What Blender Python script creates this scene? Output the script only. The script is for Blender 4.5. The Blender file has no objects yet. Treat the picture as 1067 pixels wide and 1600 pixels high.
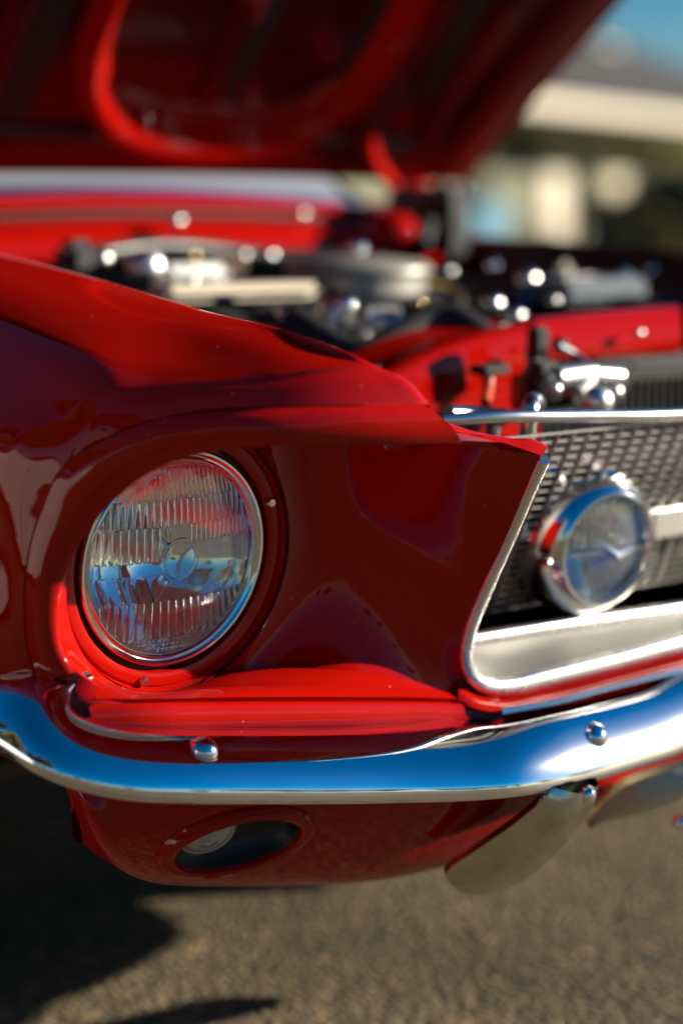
import bpy, bmesh, math, random
from math import sin, cos, pi, radians, sqrt, atan2
from mathutils import Vector as V, Matrix

S = bpy.context.scene
COL = S.collection
random.seed(7)

# ------------------------------------------------------------------ camera, sky, sun, exposure
FPX = 3040.0                      # focal length in pixels of the 1067 x 1600 photograph
CAM = V((-1.646, -1.41, 0.93))
YAW, PITCH = radians(38.5), radians(8.8)
FW = V((sin(YAW) * cos(PITCH), cos(YAW) * cos(PITCH), -sin(PITCH)))
RT = V((cos(YAW), -sin(YAW), 0.0))
UP = RT.cross(FW)

cd = bpy.data.cameras.new('camera')
cam = bpy.data.objects.new('camera', cd)
COL.objects.link(cam)
cam.matrix_world = Matrix.Translation(CAM) @ Matrix((RT, UP, -FW)).transposed().to_4x4()
cd.sensor_fit = 'VERTICAL'
cd.sensor_height = 36.0
cd.lens = FPX / 1600.0 * 36.0
cd.clip_start, cd.clip_end = 0.05, 2000.0
cd.dof.use_dof = True
cd.dof.focus_distance = 1.75
cd.dof.aperture_fstop = 1.6
cd.dof.aperture_blades = 0
S.camera = cam

SUN_AZ, SUN_EL = radians(61), radians(17.5)     # azimuth from the car's nose (-Y) towards its left (+X)
TOSUN = V((sin(SUN_AZ) * cos(SUN_EL), -cos(SUN_AZ) * cos(SUN_EL), sin(SUN_EL)))
w = bpy.data.worlds.new('World')
S.world = w
w.use_nodes = True
nt = w.node_tree
bg = nt.nodes['Background']
sk = nt.nodes.new('ShaderNodeTexSky')
sk.sky_type = 'NISHITA'
sk.sun_disc = False
sk.sun_elevation = SUN_EL
sk.sun_rotation = atan2(TOSUN.x, TOSUN.y)
sk.air_density, sk.dust_density, sk.ozone_density = 1.0, 0.25, 4.0
hs = nt.nodes.new('ShaderNodeHueSaturation')
hs.inputs['Saturation'].default_value = 1.55
nt.links.new(sk.outputs[0], hs.inputs['Color'])
nt.links.new(hs.outputs[0], bg.inputs[0])
bg.inputs[1].default_value = 0.05
sd = bpy.data.lights.new('sun', 'SUN')
sd.energy, sd.angle, sd.color = 5.0, radians(0.5), (1.0, 0.90, 0.76)
sun = bpy.data.objects.new('sun', sd)
COL.objects.link(sun)
sun.rotation_euler = TOSUN.to_track_quat('Z', 'Y').to_euler()
S.view_settings.view_transform = 'Standard'
S.view_settings.look = 'None'
S.view_settings.exposure = 0.95
S.view_settings.gamma = 1.0
S.view_settings.use_curve_mapping = False
S.cycles.use_denoising = True
S.cycles.max_bounces = 14
S.cycles.transmission_bounces = 12
S.cycles.glossy_bounces = 8
S.cycles.sample_clamp_indirect = 40.0
S.cycles.blur_glossy = 0.2
S.cycles.caustics_reflective = False
S.cycles.caustics_refractive = False


def at(px, py, y=None, x=None, z=None, d=None):
    """the point of the place seen at a pixel of the photograph, on a plane of known x, y, z or depth"""
    r = FW * FPX + RT * (px - 533.5) - UP * (py - 800.0)
    if y is not None: t = (y - CAM.y) / r.y
    elif x is not None: t = (x - CAM.x) / r.x
    elif z is not None: t = (z - CAM.z) / r.z
    else: t = d / FPX
    return CAM + r * t


def C3(rows):
    return [at(a, b, y=c) for a, b, c in rows]


# ------------------------------------------------------------------ materials
def mat(name, base=(0.5, 0.5, 0.5), rough=0.5, metal=0.0, coat=0.0, coat_rough=0.03, trans=0.0, ior=1.45, spec=0.5,
        var=0.0, vscale=8.0, bump=0.0, bscale=300.0, rvar=0.0, vcol=None):
    m = bpy.data.materials.new(name)
    m.use_nodes = True
    t = m.node_tree
    b = t.nodes['Principled BSDF']
    b.inputs['Base Color'].default_value = (*base, 1)
    b.inputs['Roughness'].default_value = rough
    b.inputs['Metallic'].default_value = metal
    b.inputs['Coat Weight'].default_value = coat
    b.inputs['Coat Roughness'].default_value = coat_rough
    b.inputs['Transmission Weight'].default_value = trans
    b.inputs['IOR'].default_value = ior
    b.inputs['Specular IOR Level'].default_value = spec
    tc = t.nodes.new('ShaderNodeTexCoord')
    if var or rvar:
        n = t.nodes.new('ShaderNodeTexNoise')
        n.inputs['Scale'].default_value = vscale
        n.inputs['Detail'].default_value = 6
        t.links.new(tc.outputs['Object'], n.inputs['Vector'])
        if var:
            r = t.nodes.new('ShaderNodeValToRGB')
            c2 = vcol or tuple(c * (1 - var) for c in base)
            r.color_ramp.elements[0].position, r.color_ramp.elements[1].position = 0.35, 0.65
            r.color_ramp.elements[0].color = (*c2, 1)
            r.color_ramp.elements[1].color = (*base, 1)
            t.links.new(n.outputs['Fac'], r.inputs['Fac'])
            t.links.new(r.outputs['Color'], b.inputs['Base Color'])
        if rvar:
            mr = t.nodes.new('ShaderNodeMapRange')
            mr.inputs['To Min'].default_value = max(0.0, rough - rvar)
            mr.inputs['To Max'].default_value = rough + rvar
            t.links.new(n.outputs['Fac'], mr.inputs['Value'])
            t.links.new(mr.outputs['Result'], b.inputs['Roughness'])
    if bump:
        n2 = t.nodes.new('ShaderNodeTexNoise')
        n2.inputs['Scale'].default_value = bscale
        n2.inputs['Detail'].default_value = 4
        t.links.new(tc.outputs['Object'], n2.inputs['Vector'])
        bn = t.nodes.new('ShaderNodeBump')
        bn.inputs['Strength'].default_value = bump
        bn.inputs['Distance'].default_value = 0.002
        t.links.new(n2.outputs['Fac'], bn.inputs['Height'])
        t.links.new(bn.outputs['Normal'], b.inputs['Normal'])
    return m


def paint_material():
    m = mat('red_paint', (0.40, 0.005, 0.002), rough=0.5, coat=0.62, coat_rough=0.025, spec=0.0)
    t = m.node_tree
    b = t.nodes['Principled BSDF']
    tc = t.nodes['Texture Coordinate']
    # orange peel in the clear coat, and sparse dust specks
    n = t.nodes.new('ShaderNodeTexNoise'); n.inputs['Scale'].default_value = 26; n.inputs['Detail'].default_value = 2
    bn = t.nodes.new('ShaderNodeBump'); bn.inputs['Strength'].default_value = 0.10; bn.inputs['Distance'].default_value = 0.004
    t.links.new(tc.outputs['Object'], n.inputs['Vector'])
    t.links.new(n.outputs['Fac'], bn.inputs['Height'])
    t.links.new(bn.outputs['Normal'], b.inputs['Coat Normal'])
    v = t.nodes.new('ShaderNodeTexVoronoi'); v.inputs['Scale'].default_value = 48
    t.links.new(tc.outputs['Object'], v.inputs['Vector'])
    r = t.nodes.new('ShaderNodeValToRGB')
    r.color_ramp.elements[0].position, r.color_ramp.elements[1].position = 0.030, 0.042
    r.color_ramp.elements[0].color = (0.55, 0.30, 0.26, 1)
    r.color_ramp.elements[1].color = (0.40, 0.005, 0.002, 1)
    t.links.new(v.outputs['Distance'], r.inputs['Fac'])
    t.links.new(r.outputs['Color'], b.inputs['Base Color'])
    return m


RED = paint_material()
RED_SHADED = mat('shaded_hood_paint', (0.11, 0.004, 0.003), rough=0.5, coat=0.45, coat_rough=0.12, spec=0.1, var=.2, vscale=6)  # car red darkened to carry underside shade; sunlit brace keeps the plain red
CHROME = mat('chrome', (0.86, 0.86, 0.86), rough=0.04, metal=1.0, rvar=0.03, vscale=9, bump=.004, bscale=18, coat=.18, coat_rough=.2)
SATIN = mat('satin_chrome', (0.72, 0.71, 0.68), rough=0.22, metal=1.0, rvar=0.06, vscale=30)
TRIMSAT = mat('bright_anodised_trim', (0.84, 0.83, 0.80), rough=0.27, metal=1.0, rvar=0.05, vscale=25)
ALU = mat('brushed_aluminium', (0.74, 0.73, 0.70), rough=0.36, metal=1.0, rvar=0.1, vscale=14, bump=0.1, bscale=200)
BLACK = mat('black_paint', (0.018, 0.018, 0.017), rough=0.4, rvar=0.1, vscale=20)
RUBBER = mat('black_rubber', (0.02, 0.02, 0.02), rough=0.65, bump=0.15, bscale=120)
GUNK = mat('dark_engine_metal', (0.035, 0.034, 0.032), rough=0.5, var=0.5, vscale=14, bump=0.3, bscale=60)
CREAM = mat('cream_enamel', (0.66, 0.58, 0.44), rough=0.35, coat=0.3)
BLUEP = mat('blue_enamel', (0.05, 0.16, 0.34), rough=0.4, coat=0.3)
LABEL = mat('label_paper', (0.78, 0.66, 0.62), rough=0.6, var=0.5, vscale=60)
WHITE = mat('white_paint', (0.80, 0.79, 0.76), rough=0.3, coat=1.0)
GLASSD = mat('dark_window_glass', (0.02, 0.025, 0.03), rough=0.03, spec=0.8)
MIRROR = mat('reflector_aluminium', (0.95, 0.95, 0.94), rough=0.055, metal=1.0)


def glass(name, tint=(1, 1, 1), rough=0.0):
    return mat(name, tint, rough=rough, trans=1.0, ior=1.47)


GLASS = glass('lamp_glass', (0.97, 0.99, 0.98)); GLASS.node_tree.nodes['Principled BSDF'].inputs['Transmission Weight'].default_value = 0.95
WGLASS = glass('windshield_glass', (0.90, 0.96, 0.95))


# ------------------------------------------------------------------ mesh helpers
def cr(pts, n):
    """Catmull-Rom through pts, n samples evenly spaced by chord length"""
    pts = [V(p) for p in pts]
    if len(pts) == 1: return pts * n
    P = [pts[0] * 2 - pts[1]] + pts + [pts[-1] * 2 - pts[-2]]
    L = [0.0]
    for a, b in zip(pts, pts[1:]): L.append(L[-1] + max((b - a).length, 1e-9))
    out = []
    for i in range(n):
        s = L[-1] * i / (n - 1)
        k = 0
        while k < len(pts) - 2 and s > L[k + 1]: k += 1
        t = (s - L[k]) / (L[k + 1] - L[k])
        p0, p1, p2, p3 = P[k:k + 4]
        l0 = max((p1 - p0).length, 1e-9); l1 = max((p2 - p1).length, 1e-9); l2 = max((p3 - p2).length, 1e-9)
        m1 = ((p2 - p1) / l1 * l0 + (p1 - p0) / l0 * l1) / (l0 + l1) * l1
        m2 = ((p3 - p2) / l2 * l1 + (p2 - p1) / l1 * l2) / (l1 + l2) * l1
        t2, t3 = t * t, t * t * t
        out.append(p1 * (2 * t3 - 3 * t2 + 1) + m1 * (t3 - 2 * t2 + t) + p2 * (-2 * t3 + 3 * t2) + m2 * (t3 - t2))
    return out


class MB:
    def __init__(s): s.v, s.f = [], []

    def grid(s, rows, close_u=False, close_v=False):
        b = len(s.v); n = len(rows[0]); m = len(rows)
        for r in rows: s.v.extend(tuple(p) for p in r)
        for i in range(m if close_u else m - 1):
            for j in range(n if close_v else n - 1):
                i2, j2 = (i + 1) % m, (j + 1) % n
                s.f.append((b + i * n + j, b + i * n + j2, b + i2 * n + j2, b + i2 * n + j))
        return s

    def patch(s, curves, nu, nv):
        """surface through curves (lists of points); nu samples along a curve, nv across"""
        cs = [cr(c, nu) for c in curves]
        cols = [cr([c[j] for c in cs], nv) for j in range(nu)]
        return s.grid([[cols[j][i] for j in range(nu)] for i in range(nv)])

    def lathe(s, prof, n, M, cap0=False, cap1=False):
        """prof: (radius, height) about local Z of M"""
        rows = [[M @ V((r * cos(2 * pi * k / n), r * sin(2 * pi * k / n), h)) for k in range(n)] for r, h in prof]
        b = len(s.v)
        s.grid(rows, close_v=True)
        if cap0: s.f.append(tuple(b + k for k in range(n))[::-1])
        if cap1: s.f.append(tuple(b + (len(prof) - 1) * n + k for k in range(n)))
        return s

    def tube(s, path, r, n=10, caps=True):
        path = [V(p) for p in path]
        rr = r if isinstance(r, (list, tuple)) else [r] * len(path)
        prev = None; rows = []
        for i, p in enumerate(path):
            d = (path[min(i + 1, len(path) - 1)] - path[max(i - 1, 0)]).normalized()
            if prev is None:
                a = V((0, 0, 1)) if abs(d.z) < 0.9 else V((1, 0, 0))
                u = d.cross(a).normalized()
            else: u = (prev - d * prev.dot(d)).normalized()
            prev = u; w_ = d.cross(u)
            rows.append([p + (u * cos(2 * pi * k / n) + w_ * sin(2 * pi * k / n)) * rr[i] for k in range(n)])
        b = len(s.v)
        s.grid(rows, close_v=True)
        if caps:
            s.f.append(tuple(b + k for k in range(n))[::-1])
            s.f.append(tuple(b + (len(path) - 1) * n + k for k in range(n)))
        return s

    def box(s, c, size, M=None, bev=0.0):
        c = V(c); hx, hy, hz = (V(size) * 0.5)
        bm = bmesh.new()
        bmesh.ops.create_cube(bm, size=1.0)
        for v in bm.verts: v.co = V((v.co.x * 2 * hx, v.co.y * 2 * hy, v.co.z * 2 * hz))
        if bev: bmesh.ops.bevel(bm, geom=bm.edges[:], offset=bev, segments=2, affect='EDGES')
        bm.verts.ensure_lookup_table()
        b = len(s.v)
        for v in bm.verts: s.v.append(tuple((M @ v.co if M else v.co) + c))
        for f in bm.faces: s.f.append(tuple(b + v.index for v in f.verts))
        bm.free()
        return s

    def ball(s, c, r, n=20, squash=(1, 1, 1)):
        c = V(c); rows = []
        for i in range(1, n // 2):
            a = pi * i / (n // 2)
            rows.append([c + V((r * sin(a) * cos(2 * pi * k / n) * squash[0], r * sin(a) * sin(2 * pi * k / n) * squash[1], r * cos(a) * squash[2])) for k in range(n)])
        b = len(s.v)
        s.grid(rows, close_v=True)
        s.f.append(tuple(b + k for k in range(n)))
        s.f.append(tuple(b + (len(rows) - 1) * n + k for k in range(n))[::-1])
        return s

    def mesh(s, name, m, angle=38, weld=True):
        me = bpy.data.meshes.new(name)
        me.from_pydata(s.v, [], s.f)
        me.update()
        if weld:
            bm = bmesh.new(); bm.from_mesh(me)
            bmesh.ops.remove_doubles(bm, verts=bm.verts[:], dist=1e-5)
            bmesh.ops.recalc_face_normals(bm, faces=bm.faces[:])
            bm.to_mesh(me); bm.free()
        if angle is not None:
            me.polygons.foreach_set('use_smooth', [True] * len(me.polygons))
            me.set_sharp_from_angle(angle=radians(angle))
        me.materials.append(m)
        return me

    def build(s, name, m, parent=None, angle=38, kind=None, label=None, weld=True):
        o = bpy.data.objects.new(name, s.mesh(name, m, angle, weld))
        COL.objects.link(o)
        if parent: o.parent = parent
        if kind: o['kind'] = kind
        if label: o['label'] = label
        return o


def tag(o, label=None, cat=None, group=None, kind=None):
    if label: o['label'] = label
    if cat: o['category'] = cat
    if group: o['group'] = group
    if kind: o['kind'] = kind
    return o


def empty(name, loc=(0, 0, 0), parent=None):
    o = bpy.data.objects.new(name, None)
    o.location = loc; o.empty_display_size = 0.1
    COL.objects.link(o)
    if parent: o.parent = parent
    return o


def dup(o, parent=None, mirror=False):
    c = o.copy(); COL.objects.link(c)
    if parent: c.parent = parent
    if mirror: c.scale = (-1, 1, 1)
    for ch in list(o.children): dup(ch, c)
    return c


def frame(c, n, up=V((0, 0, 1))):
    n = V(n).normalized(); x = up.cross(n).normalized(); y = n.cross(x)
    return Matrix.Translation(c) @ Matrix((x, y, n)).transposed().to_4x4()


# ------------------------------------------------------------------ ground
def asphalt():
    m = bpy.data.materials.new('asphalt'); m.use_nodes = True
    t = m.node_tree; b = t.nodes['Principled BSDF']
    tc = t.nodes.new('ShaderNodeTexCoord')
    def noise(sc, det=6):
        n = t.nodes.new('ShaderNodeTexNoise'); n.inputs['Scale'].default_value = sc; n.inputs['Detail'].default_value = det
        t.links.new(tc.outputs['Object'], n.inputs['Vector']); return n
    def ramp(src, stops):
        r = t.nodes.new('ShaderNodeValToRGB')
        while len(r.color_ramp.elements) < len(stops): r.color_ramp.elements.new(0.5)
        for e, (p, c) in zip(r.color_ramp.elements, stops): e.position = p; e.color = (*c, 1)
        t.links.new(src, r.inputs['Fac']); return r
    big = ramp(noise(1.7).outputs['Fac'], [(0.3, (0.120, 0.092, 0.054)), (0.7, (0.165, 0.130, 0.078))])
    vo = t.nodes.new('ShaderNodeTexVoronoi'); vo.inputs['Scale'].default_value = 105
    t.links.new(tc.outputs['Object'], vo.inputs['Vector'])
    stone = ramp(vo.outputs['Color'], [(0.0, (0.45, 0.45, 0.45)), (0.55, (0.95, 0.93, 0.9)), (0.80, (1.5, 1.42, 1.3)), (1.0, (2.4, 2.1, 1.8))])
    mx = t.nodes.new('ShaderNodeMix'); mx.data_type = 'RGBA'; mx.blend_type = 'MULTIPLY'
    mx.inputs['Factor'].default_value = 1.0
    t.links.new(big.outputs['Color'], mx.inputs['A']); t.links.new(stone.outputs['Color'], mx.inputs['B'])
    st = ramp(noise(.9, 8).outputs['Fac'], [(0.36, (.62, .60, .60)), (0.47, (1, 1, 1)), (0.62, (1, 1, 1)), (0.74, (1.25, 1.2, 1.12))])
    sp = ramp(noise(22, 3).outputs['Fac'], [(0.35, (.82, .82, .82)), (0.65, (1.15, 1.13, 1.1))])
    vb_ = t.nodes.new('ShaderNodeTexVoronoi'); vb_.inputs['Scale'].default_value = 62
    t.links.new(tc.outputs['Object'], vb_.inputs['Vector'])
    pale = ramp(vb_.outputs['Color'], [(0.0, (.75, .75, .75)), (0.6, (1, 1, 1)), (0.86, (1.05, 1.03, 1.0)), (0.93, (2.6, 2.2, 1.8))])
    m4 = t.nodes.new('ShaderNodeMix'); m4.data_type = 'RGBA'; m4.blend_type = 'MULTIPLY'; m4.inputs['Factor'].default_value = .8
    t.links.new(mx.outputs['Result'], m4.inputs['A']); t.links.new(pale.outputs['Color'], m4.inputs['B'])
    m2 = t.nodes.new('ShaderNodeMix'); m2.data_type = 'RGBA'; m2.blend_type = 'MULTIPLY'; m2.inputs['Factor'].default_value = 1.0
    m3 = t.nodes.new('ShaderNodeMix'); m3.data_type = 'RGBA'; m3.blend_type = 'MULTIPLY'; m3.inputs['Factor'].default_value = 1.0
    t.links.new(m4.outputs['Result'], m2.inputs['A']); t.links.new(st.outputs['Color'], m2.inputs['B'])
    t.links.new(m2.outputs['Result'], m3.inputs['A']); t.links.new(sp.outputs['Color'], m3.inputs['B'])
    t.links.new(m3.outputs['Result'], b.inputs['Base Color'])
    b.inputs['Roughness'].default_value = 0.85
    bn = t.nodes.new('ShaderNodeBump'); bn.inputs['Strength'].default_value = 0.8; bn.inputs['Distance'].default_value = 0.006
    inv = t.nodes.new('ShaderNodeMath'); inv.operation = 'SUBTRACT'; inv.inputs[0].default_value = 1.0
    t.links.new(vo.outputs['Distance'], inv.inputs[1])
    t.links.new(inv.outputs[0], bn.inputs['Height']); t.links.new(bn.outputs['Normal'], b.inputs['Normal'])
    return m


g = MB()
xs = [-900, -200, -60, -20, -6, -2, 0, 2, 6, 20, 60, 200, 900]
g.grid([[V((x, y, 0)) for x in xs] for y in xs])
tag(g.build('asphalt_ground', asphalt(), angle=None), kind='structure')

# ------------------------------------------------------------------ the red car
car = tag(empty('red_car', (0, 0, 0)), 'glossy red classic coupe with chrome bumper and its hood raised, standing on the asphalt', 'car')

# --- curves of the nose, traced as (pixel, pixel, distance behind the nose plane)
SEAM = C3([(664, 632, -.188), (600, 631, -.180), (530, 632, -.168), (430, 634, -.142), (330, 640, -.108), (250, 653, -.078), (200, 668, -.056), (150, 690, -.034), (118, 710, -.020)])
SEAM_DN = C3([(118, 710, -.020), (90, 738, -.006), (70, 780, .006), (50, 835, .016), (40, 890, .020), (37, 950, .024), (42, 1010, .026), (58, 1066, .022)]) + [V((-.826, .03, .50)), V((-.81, .03, .44))]
CREASE = C3([(592, 575, -.168), (540, 575, -.160), (480, 581, -.146), (400, 592, -.120), (300, 605, -.086), (235, 610, -.060), (180, 612, -.040), (135, 622, -.020), (95, 650, .002)])
LIP = C3([(720, 691, -.190), (660, 693, -.186), (600, 693, -.180), (520, 693, -.168), (430, 694, -.148), (350, 703, -.118), (300, 713, -.098), (255, 728, -.078), (215, 750, -.058)])
RIM = C3([(215, 750, -.058), (170, 790, -.036), (130, 842, -.016), (105, 895, -.004), (93, 945, .000), (92, 985, .001), (100, 1020, -.001), (120, 1050, -.006), (160, 1076, -.014), (215, 1088, -.022)])

# fender: sections from the seam back to the cowl; every section runs inner edge -> shoulder -> side -> sill
def section(y, zin, xin=-.62, bulge=0.0):
    return [V((xin, y, zin - .02)), V((xin - .004, y, zin)), V((xin - .06, y, zin + .001)), V((-.745, y, zin - .004)), V((-.792, y, zin - .018)),
            V((-.826, y, zin - .048)), V((-.852 - bulge, y, zin - .09)), V((-.869 - bulge, y, .752)), V((-.874 - bulge, y, .735)), V((-.868 - bulge, y, .70)),
            V((-.863 - bulge, y, .64)), V((-.866 - bulge, y, .57)), V((-.860, y, .525)), V((-.838, y, .50)), V((-.82, y, .44))]


def resample(poly, n): return cr(poly, n)


NV = 60
seam_full = SEAM[:-1] + SEAM_DN
crease_full = CREASE + [V((-.838, .02, .752)), V((-.852, .035, .735)), V((-.858, .045, .70)), V((-.858, .05, .64)), V((-.862, .05, .57)), V((-.856, .05, .525)), V((-.836, .05, .50)), V((-.82, .05, .44))]


def split_resample(a, b, c, na, nb, nc): return cr(a, na)[:-1] + cr(b, nb)[:-1] + cr(c, nc)


# three corresponding spans: top (inner edge to shoulder), shoulder to crease line, side
sA = [cr(SEAM[:8], 28), cr(SEAM[7:9] + SEAM_DN[1:3], 10), cr(SEAM_DN[2:], 26)]
sB = [cr(CREASE[:7], 28), cr(CREASE[6:] + [V((-.838, .02, .752)), V((-.852, .035, .735))], 10), cr([V((-.852, .035, .735)), V((-.856, .045, .70)), V((-.856, .05, .64)), V((-.862, .05, .57)), V((-.856, .05, .525)), V((-.836, .05, .50)), V((-.82, .05, .44))], 26)]
def secspans(y, zin, b=0.0, xin=-.62):
    s = section(y, zin, xin, b)
    return [cr(s[1:5], 28), cr(s[4:9], 10), cr(s[8:], 26)]
secs = [sA, None, sB] + [secspans(y, z, b, xi) for y, z, b, xi in ((.10, .842, .0, -.62), (.22, .858, .004, -.62), (.42, .880, .008, -.62), (.75, .905, .010, -.62), (1.05, .928, .010, -.625), (1.35, .945, .010, -.65))]
secs[1] = [[(p * .5 + q * .5) + V((0, -.004, .004)) for p, q in zip(a, b)] for a, b in zip(sA, sB)]
full = [s[0][:-1] + s[1][:-1] + s[2] for s in secs]
# the inner edge of the hood gap: follow the traced silhouette
edge = C3([(664, 632, -.188), (636, 607, -.178), (592, 575, -.166)]) + [at(a, b, x=-.62) for a, b in ((470, 532), (330, 488), (200, 440), (60, 403))]
nb = len(full[0])
fm = MB()
rows = [full[0], full[1], full[2]] + full[3:]
def spans(pts, per):
    pts = [V(p) for p in pts]; out = []
    for k in range(len(pts) - 1):
        seg = cr_seg(pts, k, per[k])
        out += seg
    return out + [pts[-1]]


def cr_seg(pts, k, n):
    P = [pts[0] * 2 - pts[1]] + pts + [pts[-1] * 2 - pts[-2]]
    p0, p1, p2, p3 = P[k:k + 4]
    l0 = max((p1 - p0).length, 1e-9); l1 = max((p2 - p1).length, 1e-9); l2 = max((p3 - p2).length, 1e-9)
    m1 = ((p2 - p1) / l1 * l0 + (p1 - p0) / l0 * l1) / (l0 + l1) * l1
    m2 = ((p3 - p2) / l2 * l1 + (p2 - p1) / l1 * l2) / (l1 + l2) * l1
    o = []
    for i in range(n):
        t = i / n; t2, t3 = t * t, t * t * t
        o.append(p1 * (2 * t3 - 3 * t2 + 1) + m1 * (t3 - 2 * t2 + t) + p2 * (-2 * t3 + 3 * t2) + m2 * (t3 - t2))
    return o


per = [6, 6, 16, 8, 10, 10, 8, 8]
cols = [spans([r[j] for r in rows], per) for j in range(nb)]
NR = len(cols[0])
fgrid = [[cols[j][i] for j in range(nb)] for i in range(NR)]
for it in range(60):                          # relax the panel so reflections run smooth; traced edges stay
    new = [r[:] for r in fgrid]
    for i in range(2, NR - 1):
        if i == 12: continue
        wu = .5 if i > 12 else .18
        for j in range(1, nb - 1):
            wv = wu * (.5 if j < 26 else .12)
            lu = (fgrid[i - 1][j] + fgrid[i + 1][j]) * .5 - fgrid[i][j]
            lv = (fgrid[i][j - 1] + fgrid[i][j + 1]) * .5 - fgrid[i][j]
            new[i][j] = fgrid[i][j] + lu * (wu if i < 60 else .2) * .6 + lv * wv * .6
    fgrid = new
for j in range(1, 30): fgrid[12][j] = fgrid[12][j] + V((-.0002, -.0008, .0012)) * min(1, (30 - j) / 8)
fm.grid(fgrid)
# turned-down flange along the hood gap
fl = [r[0] for r in fgrid]
fk = [min(1.0, .12 + .88 * max(0.0, (i - 8) / 30)) for i in range(len(fl))]
fm.grid([fl, [p + V((.006, .002, -.004 * k)) for p, k in zip(fl, fk)], [p + V((.008, .003, -.02 * k)) for p, k in zip(fl, fk)], [p + V((.008, .004, -.06 * k)) for p, k in zip(fl, fk)]])
fender = fm.build('fender', RED, car, angle=50)

# --- headlight extension: band between seam and lip, wrapping round the lamp's outer side
ex = MB()
outer = cr(SEAM[:8], 40)[:-1] + cr(SEAM[7:9] + SEAM_DN[1:8], 34)
inner = cr(LIP, 40)[:-1] + cr(RIM[:8], 34)
def blend(a, b, t, off): return [p * (1 - t) + q * t + off for p, q in zip(a, b)]
G = V((0, .0035, .002))
out2 = [p + V((.0012, -.0016, -.0016)) for p in outer]
band = [out2, blend(out2, inner, .3, V((-.004, -.006, .002))), blend(out2, inner, .65, V((-.004, -.007, .003))), blend(out2, inner, .92, V((-.001, -.003, .001))), inner]
cols = [cr([r[j] for r in band], 16) for j in range(len(outer))]
ex.grid([[p + V((.004, .010, -.004)) for p in outer], [p + V((.0008, .001, -.0012)) for p in outer]] + [[cols[j][i] for j in range(len(outer))] for i in range(16)])
# lower outer corner below the rim, running down behind the bumper
low0 = C3([(58, 1066, .022), (80, 1075, .008), (105, 1088, -.006), (150, 1100, -.020), (215, 1102, -.027)])
lowr = cr(RIM[7:], 20)
low1 = cr([outer[-1] + V((0.0012, -.0016, -.0016))] + C3([(85, 1080, .006), (110, 1092, -.008), (150, 1098, -.020), (215, 1096, -.027)]), 20)
ex.grid([lowr, blend(lowr, low1, .5, V((-.003, -.003, .0))), low1])
low2 = cr([V((-.83, .03, .49)), V((-.82, .006, .49)), V((-.795, -.018, .486)), V((-.765, -.030, .480)), V((-.72, -.034, .474))], 20)
low3 = [p + V((.004, .03, -.05)) for p in low2]
ex.grid([low1, blend(low1, low2, .5, V((-.003, -.003, 0))), low2, low3])

# --- headlight frame
HC = V((-.6845, .044, .6190)); HY, HP = radians(2.2), radians(-6.2)
HN = V((sin(HY) * cos(HP), -cos(HY) * cos(HP), sin(HP)))
HM = frame(HC, HN) @ Matrix.Scale(1.015, 4)          # local x = image right, y = up, z = forward
def hp(r, a, h): return HM @ V((r * cos(a), r * sin(a), h))
# bevel from rim/lip back to the seat of the adjuster ring (a circle)
def angle_of(p):
    q = HM.inverted() @ p
    return atan2(q.y, q.x)
RK = .1225
lipline = cr(LIP[3:] + RIM[1:], 70)
angs = []
for p in lipline:
    a = angle_of(p)
    if angs and a < angs[-1] - pi: a += 2 * pi
    angs.append(a)
a0, a1 = radians(52), radians(282)
angs = [a0 + (a1 - a0) * i / 69 for i in range(70)]
circ = [hp(RK, a, .012) for a in angs]
cmid = [(p * .45 + q * .55) + (q - HC).normalized() * .003 for p, q in zip(lipline, circ)]
lip_in = [p + (HC - p).normalized() * .003 + V((0, .006, 0)) for p in lipline]
ex.grid([lipline, lip_in, cmid, circ])

# --- concave panel between lamp and grille
EDGE = C3([(846, 712, -.150), (822, 762, -.130), (784, 850, -.098), (748, 930, -.066), (724, 990, -.045), (714, 1028, -.036), (720, 1060, -.030), (742, 1082, -.026)])
arc = [hp(RK, radians(a), .012) for a in (64, 50, 30, 10, -10, -30, -48, -60, -74)]
V1 = [p + V((.012, .004, 0)) for p in arc]
V2 = C3([(512, 668, .012), (520, 740, .022), (525, 830, .030), (530, 910, .030), (535, 960, .022), (545, 1000, .012), (555, 1030, .0), (565, 1050, -.010)])
V3 = C3([(600, 672, -.04), (600, 740, -.02), (600, 830, -.006), (602, 910, .0), (605, 970, -.002), (610, 1015, -.006), (620, 1045, -.014), (635, 1062, -.020)])
V4 = C3([(720, 676, -.125), (712, 755, -.092), (702, 845, -.058), (690, 925, -.034), (684, 985, -.024), (682, 1028, -.022), (688, 1056, -.024), (705, 1074, -.026)])
pcs = [cr(c, 44) for c in (arc, V1, V2, V3, V4, EDGE)]
pcol = [cr([c[j] for c in pcs], 44) for j in range(44)]
pg = [[pcol[j][i] for j in range(44)] for i in range(44)]
for it in range(90):
    new = [r[:] for r in pg]
    for i in range(1, 43):
        for j in range(44):
            lu = (pg[i - 1][j] + pg[i + 1][j]) * .5 - pg[i][j]
            lv = ((pg[i][j - 1] + pg[i][j + 1]) * .5 - pg[i][j]) if 0 < j < 43 else V()
            k = .22 if i < 16 else .5
            new[i][j] = pg[i][j] + (lu * k if 0 < j < 43 else V()) + lv * .5
    pg = new
ex.grid(pg)
# underside of the lip, closing the top of the hollow
lip_r = cr(LIP[:6], 24)
top_back = cr([EDGE[0], V4[0], V3[0], V2[0], V1[0], arc[0], hp(RK, radians(75), .012)], 24)
ex.grid([lip_r, [p + V((0, .006, .001)) for p in lip_r], blend(lip_r, top_back, .5, V((0, 0, .006))), top_back])
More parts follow.
